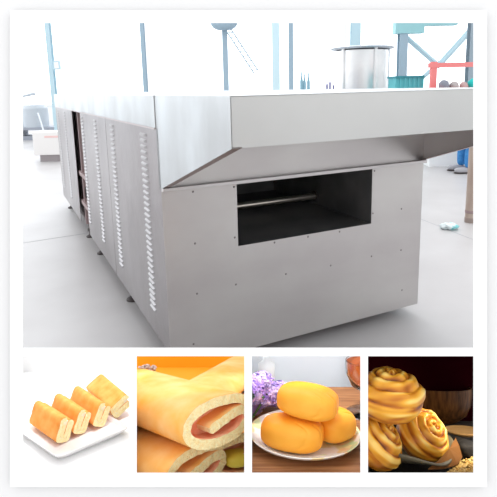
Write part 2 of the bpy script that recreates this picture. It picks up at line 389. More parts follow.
M_pu = mat('purple_grey_plastic', (.22, .22, .38), .5)
for q, (px, ht) in enumerate(((327, 84), (330, 82), (333.5, 85))):
    p = zat(px, ht, YQ); bm = B(); lathe(bm, [(0, 0), (.022, 0), (.026, .05), (.02, (p.z-.82)), (0, p.z-.82)], 12)
    tag(obj('jar', bm, M_pu, None, Matrix.Translation((p.x, YQ, .82)), True), 'small purple grey jar standing on the white bench', 'jar', 'jars on the far bench')
# round post at right
p = G(470, 222); post = empty('round_post', Matrix.Translation((p.x, p.y, 0)))
bm = B(); lathe(bm, [(0, 0), (.052, 0), (.052, .9), (0, .9)], 28); obj('tube', bm, mat('cardboard_brown', (.40, .31, .26), .6, 0, (.5, .42, .36), 9, (1, 1, .3)), post, auto=.5)
bm = B(); lathe(bm, [(.053, .10), (.056, .105), (.056, .125), (.053, .13)], 28); obj('ring', bm, M_brown, post, auto=.5)
bm = B(); lathe(bm, [(0, 0), (.056, 0), (.056, .05), (.053, .052)], 28); obj('foot_ring', bm, mat('post_foot', (.33, .27, .24), .6), post, auto=.5)
tag(post, 'brown round post standing on floor under the canopy at right', 'post')
# crumpled plastic
p = G(449, 229)
bm = B(); blob(bm, (0, 0, .028), (.085, .065, .03), 28, 14, 2, fn=lambda v: v*(1+.45*noise.noise(v*38)+.15*noise.noise(v*90)))
for v in bm.verts: v.co.z = max(v.co.z, 0)
tag(obj('plastic_scrap', bm, mat('crumpled_film', (.75, .86, .88), .35, 0, (.20, .66, .68), 14, lo=.52, hi=.62), None, Matrix.Translation((p.x, p.y, .001))), 'crumpled white and turquoise plastic scrap lying on the floor', 'plastic scrap')
# cable behind person
a, b = G(436, 158), G(462, 160)
bm = B(); tube(bm, [a+Vector((-.6, .3, .03)), a+Vector((0, 0, .03)), (a+b)/2+Vector((0, .12, .03)), b+Vector((.5, 0, .03))], .03, 8)
tag(obj('floor_cable', bm, mat('navy_rubber', (.05, .08, .15), .5), None, None, True), 'dark blue hose lying on floor beside crouching person', 'hose')
# machines at far left
p = G(30, 139); mc = empty('pallet_machine', Matrix.Translation((p.x, p.y, 0)))
M_mg = mat('pale_grey_machine', (.52, .57, .62), .5)
bm = B(); box(bm, -.5, 1.0, -.4, .4, .0, .12); box(bm, -.4, -.2, -.4, .4, .12, .3); box(bm, .7, .9, -.4, .4, .12, .3); box(bm, -.5, 1.0, -.4, .4, .3, .38); obj('base', bm, mat('dark_grey_skid', (.34, .37, .43), .6), mc)
bm = B(); lathe(bm, [(0, .38), (.38, .38), (.38, .95), (.3, 1.05), (0, 1.05)], 24, c=(.25, 0, 0)); obj('drum', bm, M_mg, mc, auto=.5)
bm = B(); tube(bm, [(-.2, 0, .38), (-.2, 0, 1.3), (.3, 0, 1.4)], .05, 8); obj('pipe', bm, M_mg, mc)
tag(mc, 'pale grey drum machine on a dark skid at far left', 'machine')
p = G(56, 160); mc = empty('carton', Matrix.Translation((p.x, p.y, 0)))
bm = B(); box(bm, -.25, .35, -.2, .2, 0, .14); obj('pallet', bm, mat('grey_pallet', (.35, .32, .33), .7), mc)
bm = B(); box(bm, -.35, .35, -.25, .25, .14, .62, bev=.01); obj('box_body', bm, mat('white_carton', (.85, .84, .83), .7), mc)
bm = B(); box(bm, -.1, .3, -.255, -.25, .5, .54); obj('stripe', bm, mat('pink_stripe', (.85, .6, .58), .7), mc)
tag(mc, 'white carton on a grey pallet at far left end of oven', 'carton')
p = G(46, 147); lev = None
bm = B(); q0 = zat(40, 133, p.y); q1 = G(52, 158)
tube(bm, [Vector((q0.x, q0.y, .9)), Vector((q0.x+.5, q0.y-1, .5)), Vector((q1.x-.1, q1.y-.2, .03))], .02, 6)
tag(obj('leaning_rod', bm, M_mg, None, None, True), 'thin grey rod leaning between drum machine and white carton', 'rod')

# ---- crouching person behind the oven (lower leg visible)
def skin(name, pts, edges, m, parent, sub=2):
    me = bpy.data.meshes.new(name); me.from_pydata([p[:3] for p in pts], edges, [])
    o = link(name, me, m, parent)
    md = o.modifiers.new('skin', 'SKIN')
    if len(me.skin_vertices) == 0: return o
    for i, p in enumerate(pts):
        sv = me.skin_vertices[0].data[i]; sv.radius = (p[3], p[3]) if len(p) == 4 else (p[3], p[4]); sv.use_root = (i == 0)
    s = o.modifiers.new('sub', 'SUBSURF'); s.levels = sub; s.render_levels = sub
    return o
pp = G(463, 172); per = empty('person', Matrix.Translation((pp.x, pp.y, 0)))
M_skin = mat('skin', (.62, .40, .30), .55); M_jean = mat('blue_jeans', (.03, .20, .52), .8, 0, (.06, .28, .62), 30); M_jack = mat('grey_jacket', (.25, .27, .3), .8)
# faces -X; front leg at y=-.12, other y=.14
hip = (.42, 0, .30)
P_ = [(*hip, .13), (.40, 0, .42, .12), (.30, 0, .58, .13, .15), (.20, 0, .68, .10), (.15, 0, .735, .05), (.10, 0, .80, .07, .075), (.08, 0, .845, .06),
      (.36, -.13, .30, .09), (.02, -.15, .43, .06), (.03, -.14, .10, .04), (.36, .13, .30, .09), (.02, .15, .43, .06), (.03, .14, .10, .04),
      (.22, -.17, .64, .06), (.10, -.20, .50, .042), (-.08, -.16, .44, .03), (-.15, -.14, .43, .028), (.22, .17, .64, .06), (.10, .20, .50, .042), (-.08, .16, .44, .03), (-.15, .14, .43, .028)]
E_ = [(0, 1), (1, 2), (2, 3), (3, 4), (4, 5), (5, 6), (0, 7), (7, 8), (8, 9), (0, 10), (10, 11), (11, 12), (3, 13), (13, 14), (14, 15), (15, 16), (3, 17), (17, 18), (18, 19), (19, 20)]
P_ = [p if len(p) == 5 else (p[0], p[1], p[2], p[3], p[3]) for p in P_]
body = skin('body', P_, E_, M_skin, per)
for sy in (-.14, .14):
    for q in range(4): 
        bm = B(); y = sy+(q-1.5)*.018; tube(bm, [(-.15, y, .43), (-.185, y, .425), (-.21, y, .405), (-.22, y, .385)], [.009, .009, .008, .006], 6); obj('finger', bm, M_skin, per, smooth=True)
J = [(.42, 0, .30, .15, .15), (.36, -.13, .30, .105, .105), (.02, -.15, .43, .078, .078), (.03, -.14, .08, .072, .075), (.36, .13, .30, .105, .105), (.02, .15, .43, .078, .078), (.03, .14, .08, .072, .075)]
skin('trousers', J, [(0, 1), (1, 2), (2, 3), (0, 4), (4, 5), (5, 6)], M_jean, per)
K = [(.40, 0, .40, .14, .15), (.30, 0, .58, .15, .18), (.20, 0, .68, .12, .13), (.22, -.17, .64, .075, .075), (.10, -.20, .50, .055, .055), (-.05, -.16, .445, .045, .045), (.22, .17, .64, .075, .075), (.10, .20, .50, .055, .055), (-.05, .16, .445, .045, .045)]
skin('jacket', K, [(0, 1), (1, 2), (2, 3), (3, 4), (4, 5), (2, 6), (6, 7), (7, 8)], M_jack, per)
bm = B(); blob(bm, (.12, 0, .825), (.082, .08, .062), 20, 12); obj('hair', bm, mat('black_hair', (.02, .02, .02), .5), per)
for y in (-.14, .14):
    bm = B(); blob(bm, (-.05, y, .055), (.15, .048, .045), 20, 10, 2.6); sh = obj('shoe', bm, mat('grey_shoe', (.42, .42, .45), .5), per)
    bm = B(); blob(bm, (-.05, y, .014), (.16, .053, .014), 20, 8, 3); obj('sole', bm, M_dark, sh)
tag(per, 'crouching person in blue jeans and grey shoes behind the right side of oven', 'person')

# ================================================================== NICHES
class Tile:
    def __init__(s, px, py, z, e, L, R_):
        s.o = P(px, py, z); a = math.atan2(py-CY, F)-rad(e)
        s.X = RGT.copy(); s.Y = (sin(a)*DWN+cos(a)*FWD); s.Z = (-cos(a)*DWN+sin(a)*FWD); s.L = L; s.R = R_
        s.M = Matrix.Identity(4)
        for i in range(3): s.M[i][0], s.M[i][1], s.M[i][2], s.M[i][3] = s.X[i], s.Y[i], s.Z[i], s.o[i]
    def S(s, px, py, h=0):
        v = P(px, py, 1)-CAM; t = ((s.o-CAM).dot(s.Z)+h)/v.dot(s.Z); q = CAM+v*t-s.o
        return Vector((q.dot(s.X), q.dot(s.Y), h))
    def V(s, px, py, yl):     # point on the vertical plane local Y = yl
        v = P(px, py, 1)-CAM; t = ((s.o-CAM).dot(s.Y)+yl)/v.dot(s.Y); q = CAM+v*t-s.o
        return Vector((q.dot(s.X), q.dot(s.Y), q.dot(s.Z)))
    def at(s, v, rz=0, rx=0, ry=0): return s.M @ Matrix.Translation(v) @ Matrix.Rotation(rz, 4, 'Z') @ Matrix.Rotation(rx, 4, 'X') @ Matrix.Rotation(ry, 4, 'Y')
    def table(s, name, m, ytop, thick=.008, bottom=479, h=0):
        bm = B(); q = [s.S(s.L, bottom, h), s.S(s.R, bottom, h), s.S(s.R, ytop, h), s.S(s.L, ytop, h)]
        yb = (q[2].y+q[3].y)/2
        q[2].x += (yb-q[2].y)*0; prism(bm, q, (0, 0, -thick), (0, 0, 0))
        return obj(name, bm, m, None, s.M), yb
    def back(s, name, m, yb, z0=-.01):
        a, b = s.V(s.L, 352.5, yb), s.V(s.R, 352.5, yb); c0, c1 = s.V(s.L, 440, yb), s.V(s.R, 440, yb)
        def ext(t, bt): k = (z0-t.z)/(bt.z-t.z); return t+(bt-t)*k
        bm = B(); prism(bm, [a, b, ext(b, c1), ext(a, c0)], (0, .0, 0), (0, .004, 0)); return obj(name, bm, m, None, s.M)
def sheet(bm, path, t, L, mo=0, mi=1, me=2, taper=None, x0=0, jit=0):
    """rolled sponge sheet: path in (y,z), outside on the right of travel; extruded along +x"""
    pts = [Vector(p) for p in path]; n = len(pts); O_, I_ = [], []
    for i, p in enumerate(pts):
        d = (pts[min(i+1, n-1)]-pts[max(i-1, 0)]).normalized(); nr = Vector((d.y, -d.x))
        tt = t*(.55 if i in (0, n-1) else 1)
        O_.append(p+nr*tt/2); I_.append(p-nr*tt/2)
    NX = max(2, int(L/.012)); rows = []
    for k in range(NX+1):
        x = x0+L*k/NX; e = jit*(1 if k in (0, NX) else 0)
        rows.append(([bm.verts.new((x+e*rnd.uniform(-1, 1), q.x, q.y)) for q in O_], [bm.verts.new((x+e*rnd.uniform(-1, 1), q.x, q.y)) for q in I_]))
    for (o1, i1), (o2, i2) in zip(rows, rows[1:]):
        for k in range(n-1):
            f = bm.faces.new((o1[k], o1[k+1], o2[k+1], o2[k])); f.material_index = mo; f.smooth = True
            f = bm.faces.new((i1[k], i2[k], i2[k+1], i1[k+1])); f.material_index = mi; f.smooth = True
        bm.faces.new((o1[0], o2[0], i2[0], i1[0])).material_index = me; bm.faces.new((o1[-1], i1[-1], i2[-1], o2[-1])).material_index = me
    for (o1, i1) in (rows[0], rows[-1]):
        for k in range(n-1): bm.faces.new((o1[k], i1[k], i1[k+1], o1[k+1])).material_index = me
def smooth_path(pts, n=4):
    out = []
    P4 = [pts[0]]+list(pts)+[pts[-1]]
    for i in range(1, len(P4)-2):
        for k in range(n):
            t = k/n; a, b, c, d = [Vector(p) for p in P4[i-1:i+3]]
            out.append(.5*((2*b)+(-a+c)*t+(2*a-5*b+4*c-d)*t*t+(-a+3*b-3*c+d)*t**3))
    out.append(Vector(pts[-1])); return out
def clip(bm, t, px, keep):    # trim at a niche partition (keep 'R' or 'L' side), bm in tile-local object space given by matrix
    pass
# ---------------- tile 1 : four roll slices on a rectangular plate
T1 = Tile(76, 425, .86, 30, 2, 132.2)
M_gloss = mat('white_gloss_acrylic', (.9, .9, .9), .12)
t1, yb = T1.table('tabletop', M_gloss, 372, bottom=480); tag(t1, 'glossy white tabletop under the rectangular plate', 'tabletop')
b1 = T1.back('wall_niche_back', M_wall, yb); struct(b1)
def z1(x, y): return (23+x/4.645, 370+y/4.645)
hp = .012
Fp, Lp, Rp = T1.S(*z1(160, 408), hp), T1.S(*z1(-60, 256), hp), T1.S(*z1(500, 266), hp)
Bp = Lp+Rp-Fp; cen = (Lp+Rp)/2
def plate_ring(bm, s, z, cor=.14):
    r = []
    cs = [Fp, Rp, Bp, Lp]
    for i in range(4):
        a = cen+(cs[i]-cen)*s; p, n = cen+(cs[i-1]-cen)*s, cen+(cs[(i+1) % 4]-cen)*s
        u, v = (p-a).normalized()*.012, (n-a).normalized()*.012
        for k in range(6):
            t = k/5; r.append(bm.verts.new((a+u*(1-t)**2+v*t**2)*1+Vector((0, 0, z-a.z)) if False else Vector(((a+u*(1-t)**2+v*t**2).x, (a+u*(1-t)**2+v*t**2).y, z))))
    return r
bm = B(); rings = [plate_ring(bm, .80, .0015), plate_ring(bm, .84, .0), plate_ring(bm, .99, .0105), plate_ring(bm, 1.0, .0125), plate_ring(bm, .985, .0135), plate_ring(bm, .93, .006), plate_ring(bm, .86, .0045)]
for a, b in zip(rings, rings[1:]):
    for k in range(24): bm.faces.new((a[k], a[(k+1) % 24], b[(k+1) % 24], b[k]))
bm.faces.new(rings[0][::-1]); bm.faces.new(rings[-1])
M_porc = mat('white_porcelain', (.88, .86, .85), .12)
bmesh.ops.translate(bm, vec=-Vector((cen.x, cen.y, 0)), verts=bm.verts[:])
pl = obj('rectangular_plate', bm, M_porc, None, T1.M @ Matrix.Translation((cen.x, cen.y, .0)), auto=.8)
tag(pl, 'long white rectangular plate holding four sponge roll slices', 'plate')
M_crust1 = mat('orange_sponge_crust', (.88, .30, .05), .6, 0, (.93, .41, .11), 60, bump=.25, bscale=500, bdist=.0006, spec=.2)
M_crumb = mat('cream_crumb', (.97, .76, .36), .8, 0, (.99, .86, .52), 300, bump=.8, bscale=600, bdist=.001, spec=.1)
M_cream = mat('vanilla_cream', (.98, .86, .62), .5)
def slice_mesh(L, Hh, Tk):
    # flattened spiral cross section in (y thickness, z height)
    t = Tk/4.4; pts = []
    hy, hz = Tk/2-t/2, Hh/2-t/2
    # outer end starts on the top, travels over the front, bottom, back, top, then inside
    raw = [(-.25*hy, hz*1.0), (-.75*hy, hz), (-hy, hz*.8), (-hy, 0), (-hy, -hz*.8), (-.7*hy, -hz), (.7*hy, -hz), (hy, -hz*.8), (hy, 0), (hy, hz*.62), (.75*hy, hz*.78), (.45*hy, hz*.7), (.36*hy, 0), (.3*hy, -hz*.5), (-.1*hy, -hz*.62), (-.36*hy, -hz*.4), (-.36*hy, hz*.5)]
    bm = B(); sheet(bm, smooth_path([(a, b) for a, b in raw], 4), t, L, 0, 1, 1, x0=-L/2, jit=.0006)
    # travel here is counter-clockwise when seen with y to the right: outside is on the right
    me = bpy.data.meshes.new('sponge'); bm2 = bm
    fb = B(); prism(fb, [(0, -hy*.9, -hz*.85), (0, hy*.9, -hz*.85), (0, hy*.85, hz*.55), (0, hy*.55, hz*.85), (0, -hy*.8, hz*.9)], (-L/2+.0015, 0, 0), (L/2-.0015, 0, 0))
    return bm, fb
slices = [((26, 272), (150, 362), -20, 'leftmost orange sponge roll slice, standing at front of the rectangular plate'),
          ((118, 236), (230, 322), -24, 'second orange sponge roll slice from the left on the rectangular plate'),
          ((205, 198), (322, 288), -26, 'third orange sponge roll slice from the left on the rectangular plate'),
          ((290, 128), (402, 238), -60, 'rightmost orange sponge roll slice, leaning back nearly flat on the plate')]
for (a, b, lean, lab) in slices:
    A_, B_ = T1.S(*z1(*a), .0048), T1.S(*z1(*b), .0048); d = B_-A_; L = d.length; rz = math.atan2(d.y, d.x)
    Hh, Tk = .037, .024
    bm, fb = slice_mesh(L, Hh, Tk)
    for q in (bm, fb): bmesh.ops.translate(q, vec=(0, Tk/2, Hh/2), verts=q.verts[:])
    extra = 0
    root = empty('roll_slice', T1.M @ Matrix.Translation((A_+B_)/2) @ Matrix.Rotation(rz, 4, 'Z') @ Matrix.Rotation(rad(lean), 4, 'X'))
    # lift so that the leaning back edge touches the plate
    root.matrix_world = T1.M @ Matrix.Translation((A_+B_)/2+Vector((0, 0, max(0, Tk*sin(rad(-lean)))*.95))) @ Matrix.Rotation(rz, 4, 'Z') @ Matrix.Rotation(rad(lean), 4, 'X')
    obj('sponge', bm, [M_crust1, M_crumb], root); obj('cream_filling', fb, M_cream, root)
    tag(root, lab, 'cake slice', 'sponge roll slices on the rectangular plate')
# ---------------- tile 2 : big sponge rolls
T2 = Tile(190, 470, .86, 20, 133.8, 247.4)
M_crust2 = mat('golden_sponge_crust', (.91, .42, .075), .55, 0, (.96, .58, .25), 24, (1, 1, 1), .35, 420, .0008, lo=.3, hi=.72, spec=.2)
M_crumb2 = mat('pale_crumb', (1, .76, .36), .85, 0, (1, .88, .52), 220, bump=1, bscale=420, bdist=.003, spec=.1)
M_jam = mat('pink_jam', (.90, .32, .17), .4, 0, (.95, .50, .30), 60, spec=.3)
M_or = mat('orange_cloth', (1, .40, .005), .8)
t2, yb2 = T2.table('tabletop', M_or, 367, bottom=480); tag(t2, 'orange cloth covered tabletop beneath the large sponge rolls', 'tabletop')
b2 = T2.back('wall_niche_back', M_or, yb2); struct(b2)
def z2(x, y): return (137+x/4.25, 356+y/4.25)
def trim(bm, M, tile):
    Mi = M.inverted()
    pls = []
    for px, sg in ((tile.L+.5, 1), (tile.R-.5, -1)):
        n = (P(px, 0, 1)-CAM).cross(P(px, 400, 1)-CAM).normalized()
        if n.dot(RGT)*sg < 0: n = -n
        pls.append(n)
    n = (P(0, 477, 1)-CAM).cross(P(400, 477, 1)-CAM).normalized(); pls.append(n if n.dot(DWN) < 0 else -n)
    for n in pls:
        no = (Mi.to_3x3() @ n).normalized(); co = Mi @ CAM
        r = bmesh.ops.bisect_plane(bm, geom=bm.verts[:]+bm.edges[:]+bm.faces[:], plane_co=co, plane_no=no, clear_inner=True)
        es = [e for e in bm.edges if e.is_boundary]
        if es: bmesh.ops.holes_fill(bm, edges=es, sides=0)
def big_roll(px, py, h, psi, Wd, Hd, Lh, t, lab, filling=None, fm=None):
    c = T2.S(*z2(px, py), h)
    M = T2.M @ Matrix.Translation(c) @ Matrix.Rotation(rad(-psi), 4, 'Z')
    hy, hz = Wd/2-t/2, Hd/2-t/2
    # (y,z): y>0 is to the right when looking at the cut end
    raw = [(hy*1.02, hz*.62), (hy*.78, hz*.92), (hy*.3, hz*1.02), (-hy*.3, hz*.95), (-hy*.78, hz*.62), (-hy*1.0, 0), (-hy*.85, -hz*.6), (-hy*.4, -hz*.95), (hy*.2, -hz*1.0), (hy*.7, -hz*.78), (hy*1.0, -hz*.3), (hy*1.02, hz*.1), (hy*.86, hz*.32), (hy*.5, hz*.2), (hy*.1, -.08*hz), (-hy*.28, -hz*.32)]
    bm = B(); sheet(bm, smooth_path(raw, 4), t, Lh, 0, 2, 1, x0=-Lh, jit=.0012)
    for f in bm.faces: f.normal_update()
    trim(bm, M, T2)
    root = empty('sponge_roll', M); tag(root, lab, 'cake roll', 'large golden sponge rolls')
    obj('sponge', bm, [M_crust2, M_crumb2, M_jam], root)
    # soft filling closing the spiral a little way in
    bm = B(); poly = [(0, y*.86, z*.8) for y, z in raw[:11]]; prism(bm, poly, (-Lh*.95, 0, 0), (-.03, 0, 0)); trim(bm, M, T2)
    obj('jam_filling', bm, fm or M_jam, root)
    if filling:
        bm = B(); blob(bm, (-.012, .0, -.004), (.02, Wd*.2, Hd*.16), 20, 12, 2.6, fn=lambda v: v*(1+.2*noise.noise(v*60))); obj('fruit_filling', bm, filling, root)
    return root
big_roll(345, 280, .112, 46, .130, .070, .27, .014, 'big sponge roll on top of the pile showing its pink spiral filling')
big_roll(255, 480, .045, 42, .12, .064, .27, .014, 'golden sponge roll at bottom left beneath the top roll')
big_roll(440, 430, .04, 66, .12, .070, .16, .014, 'sponge roll with yellow fruit filling at bottom right of the pile', mat('yellow_fruit', (.85, .70, .08), .35))
big_roll(215, 300, .07, 106, .14, .13, .36, .014, 'plain golden sponge roll lying behind the top roll')
bm = B(); 
for q in range(70):
    a, b = rnd.uniform(0, 6.28), rnd.uniform(0, 1)
    blob(bm, (cos(a)*.03*b, sin(a)*.02*b, .008+.02*rnd.random()*(1-b*.5)), (.005, .005, .004), 8, 5)
M_bask = mat('pale_pink_crumb', (.82, .66, .58), .8, 0, (.45, .3, .28), 90)
tag(obj('crumble_heap', bm, M_bask, None, T2.at(T2.S(*z2(45, 72), 0)+Vector((0, 0, 0)))), 'small pale crumble heap on orange cloth behind the rolls', 'crumble', kind='stuff')
# ---------------- tile 3 : buns on a floral plate
T3 = Tile(306, 434, .86, 25, 249, 363.6)
M_wood = mat('brown_wood', (.24, .09, .03), .45, 0, (.44, .20, .08), 14, (.6, 9, 3), .2, 60, .001)
t3, yb3 = T3.table('wooden_tabletop', M_wood, 387, bottom=480); tag(t3, 'brown wooden tabletop under the round floral plate', 'tabletop')
b3 = T3.back('wall_niche_back', mat('pale_blue_white_wall', (.86, .91, .96), .8), yb3+.12, z0=-.06); struct(b3)
def z3(x, y): return (252+x/4.248, 356+y/4.248)
pc = T3.S(*z3(225, 329), .016)
rx = (T3.S(*z3(466, 329), .016)-T3.S(*z3(-12, 329), .016)).x/2
ry = (T3.S(*z3(225, 222), .016)-T3.S(*z3(225, 437), .016)).y/2; pc.y = (T3.S(*z3(225, 222), .016).y+T3.S(*z3(225, 437), .016).y)/2
bm = B(); lathe(bm, [(0, .002), (.55, .002), (.56, 0), (.62, 0), (.97, .012), (1.0, .0155), (.99, .0165), (.85, .0095), (.62, .004), (0, .004)], 64, rx, ry)
M_plate = mat('floral_porcelain', (.93, .93, .90), .15)
nt = M_plate.node_tree; b_ = nt.nodes['Principled BSDF']; tcn = nt.nodes['Texture Coordinate'] if 'Texture Coordinate' in nt.nodes else nt.nodes.new('ShaderNodeTexCoord')
vor = nt.nodes.new('ShaderNodeTexVoronoi'); vor.inputs['Scale'].default_value = 70; n1 = nt.nodes.new('ShaderNodeTexNoise'); n1.inputs['Scale'].default_value = 22
r1 = nt.nodes.new('ShaderNodeValToRGB'); e = r1.color_ramp.elements; e[0].position = .55; e[0].color = (0, 0, 0, 1); e[1].position = .6; e[1].color = (1, 1, 1, 1)
nt.links.new(tcn.outputs['Object'], n1.inputs['Vector']); nt.links.new(n1.outputs['Fac'], r1.inputs[0]); nt.links.new(tcn.outputs['Object'], vor.inputs['Vector'])
hs = nt.nodes.new('ShaderNodeValToRGB'); e = hs.color_ramp.elements; e[0].position = .2; e[0].color = (.95, .85, .45, 1); e[1].position = .8; e[1].color = (.62, .85, .50, 1); x_ = e.new(.5); x_.color = (.96, .70, .40, 1)
nt.links.new(vor.outputs['Color'], hs.inputs[0]); mx = nt.nodes.new('ShaderNodeMix'); mx.data_type = 'RGBA'; mx.inputs[6].default_value = (.93, .93, .90, 1)
nt.links.new(r1.outputs[0], mx.inputs[0]); nt.links.new(hs.outputs[0], mx.inputs[7]); nt.links.new(mx.outputs[2], b_.inputs['Base Color'])
pt = obj('round_plate', bm, M_plate, None, T3.at((pc.x, pc.y, 0)), auto=.8); tag(pt, 'white round plate with faint floral rim holding three golden buns', 'plate')
M_bun = mat('golden_bun_crust', (.95, .35, .02), .42, 0, (.99, .47, .055), 12, bump=.3, bscale=26, bdist=.004, spec=.3)
def bun(px, py, h, rz, rx_, r, lab, ry_=0):
    c = T3.S(*z3(px, py), h); bm = B()
    def fn(v):
        d = 1+.035*noise.noise(v*30)
        u = v.x/r[0]
        w = v*d
        # pressed wrinkles near the right end
        k = max(0, u-.1)*max(0, 1.15-u)
        cr = math.exp(-((abs(sin(v.y*190+v.x*70+1+3*noise.noise(v*30))))/.3)**2)
        w = w*(1-.26*k*cr*(.5+noise.noise(v*60)))
        e_ = max(0, abs(u)-.9); w.x *= 1-.35*e_
        if w.z < 0: w.z *= .92
        return w
    blob(bm, (0, 0, 0), r, 140, 80, 2.7, fn)
    tag(obj('golden_bun', bm, M_bun, None, T3.at(c, rad(rz), rad(rx_), rad(ry_)), True), lab, 'bun', 'golden buns on the floral plate')
bun(172, 326, .029, -16, 0, (.0515, .032, .0255), 'golden oval bun at front left of the floral plate')
bun(345, 290, .029, 38, 0, (.036, .033, .0245), 'golden oval bun at back right, half hidden under the top bun')
bun(238, 192, .077, -20, 0, (.0505, .034, .0245), 'golden oval bun resting on top of the two others', 3)
# wine glass
wg = T3.S(*z3(447, 240), .0); wg = T3.S(*z3(478, 245), 0)
groot = empty('wine_glass', T3.at(wg)); M_glass = mat('clear_glass', (1, 1, 1), .02, trans=1, ior=1.45)
rb = .035
bm = B(); prof = [(0, 0), (.034, .001), (.034, .003), (.006, .006), (.0035, .012), (.0035, .036), (.008, .042), (.024, .052), (rb*.98, .075), (rb, .09), (rb*.985, .098), (rb*.945, .098), (rb*.95, .09), (rb*.93, .076), (.022, .055), (.004, .047), (0, .046)]
gx_ = -.0
lathe(bm, prof, 40); Mt = groot.matrix_world.copy(); trim(bm, Mt, T3); obj('bowl', bm, M_glass, groot, auto=.9)
bm = B(); lathe(bm, [(0, .0465), (.004, .0475), (.0215, .0555), (rb*.925, .0763), (rb*.945, .09), (rb*.93, .096), (0, .096)], 40); trim(bm, Mt, T3)
obj('brandy', bm, mat('amber_brandy', (.75, .20, .05), .05, trans=.75, ior=1.33), groot, auto=.9)
tag(groot, 'stemmed glass of amber red drink behind the floral plate', 'glass')
# lilac
M_li = mat('lilac_petals', (.42, .26, .78), .7, 0, (.72, .60, .93), 60, lo=.4, hi=.6); M_st = mat('green_leaf', (.10, .22, .08), .6)
def floret(bm, c, nrm, r):
    u = nrm.orthogonal().normalized(); v = nrm.cross(u); a0 = rnd.uniform(0, pi)
    cv = bm.verts.new(c-nrm*r*.3)
    for k in range(4):
        a = a0+k*pi/2
        d = cos(a)*u+sin(a)*v; s_ = -sin(a)*u+cos(a)*v
        q = [bm.verts.new(c+d*r*.5+s_*r*.38+nrm*r*.1), bm.verts.new(c+d*r*1.05+s_*r*.2), bm.verts.new(c+d*r*1.05-s_*r*.2), bm.verts.new(c+d*r*.5-s_*r*.38+nrm*r*.1)]
        bm.faces.new([cv]+q)
def spray(px, py, h, rz, L, R0, lab):
    c = T3.S(*z3(px, py), h); root = empty('lilac_spray', T3.at(Vector((c.x, c.y, 0)), rad(rz)))
    bm = B(); sb = B(); tube(sb, [(-L*.5, 0, .006), (0, 0, h), (L*.5, 0, h)], .002, 6)
    for q in range(260):
        t = rnd.uniform(-.5, .5); R1 = R0*(1-.75*abs(t+.1)**1.2)
        n = Vector((rnd.gauss(0, .4), rnd.gauss(0, 1), rnd.gauss(0, 1))).normalized()
        p = Vector((t*L, 0, max(h, R0)))+n*R1*rnd.uniform(.6, 1)
        if p.z < .004: p.z = .004
        wp = root.matrix_world @ p; vv = wp-CAM
        if CX+F*vv.dot(RGT)/vv.dot(FWD) < 251.5: continue
        floret(bm, p, n, .0062)
    obj('florets', bm, M_li, root); obj('stem', sb, M_st, root)
    v = [(.01, -R0*.9, .01), (.03, -R0*1.05, .02), (.045, -R0*.8, .012), (.03, -R0*.7, .006)]
    tag(root, lab, 'lilac flowers', 'lilac sprays behind the floral plate'); return root
spray(105, 178, .018, -5, .075, .024, 'lilac spray nearest the buns, behind the floral plate')
spray(12, 225, .010, 50, .05, .017, 'small low lilac spray at left edge beside the plate rim')
spray(70, 150, .050, 15, .06, .024, 'middle lilac spray lying above the other flowers')
spray(14, 130, .065, 60, .075, .028, 'tall lilac spray at the left edge behind the other flowers')
b2_ = B(); c_ = T3.S(*z3(20, 175), .055); blob(b2_, (0, 0, 0), (.014, .006, .0035), 14, 8); tag(obj('green_bud', b2_, M_st, None, T3.at(c_, .2), True), 'small green bud among the lilac flowers at left', 'bud')
# soft object in background
pb = T3.V(*z3(60, 60), yb3+.05)
bm = B(); lathe(bm, [(0, 0), (.016, 0), (.018, .01), (.018, .045), (.008, .052), (.008, .06), (0, .06)], 24)
tb_ = T3.S(*z3(62, 122), 0)
tag(obj('white_vase', bm, mat('grey_white_ceramic', (.72, .76, .78), .3), None, T3.at(tb_), True), 'pale grey white vase in the background behind lilac', 'vase')
# ---------------- tile 4 : spiral pastries, bowl, spoon, grain
T4 = Tile(420, 452, .90, 13, 365.0, 495)
M_dt = mat('dark_slate_table', (.028, .024, .02), .5, spec=.15, metal=0) if False else mat('dark_slate_table', (.028, .024, .02), .6, 0, (.05, .04, .03), 20, bump=.2, bscale=50)
t4, yb4 = T4.table('dark_tabletop', M_dt, 421, bottom=480); tag(t4, 'dark tabletop beneath the spiral pastries', 'tabletop')
b4 = T4.back('wall_niche_back', mat('maroon_backdrop', (.020, .001, .003), .9, spec=0), yb4, z0=-.02); struct(b4)
bm = B(); prism(bm, [P(365, 353.5, zs0+.005), P(495, 353.5, zs0+.005), P(495, 353.5, 1.3), P(365, 353.5, 1.3)], (0, 0, 0), -.001*DWN); struct(obj('niche_light_lid', bm, mat('dark_light_lid', (.03, .02, .02), .9, spec=0)))  # unseen lid added to keep hall light out of this niche
def z4(x, y): return (368+x/4.24, 356+y/4.24)
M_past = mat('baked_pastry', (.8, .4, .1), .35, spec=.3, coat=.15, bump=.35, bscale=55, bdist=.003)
attr_ramp(M_past, [(0, (.16, .035, .004)), (.35, (.52, .16, .010)), (.7, (.85, .40, .035)), (1, (.98, .68, .18))])
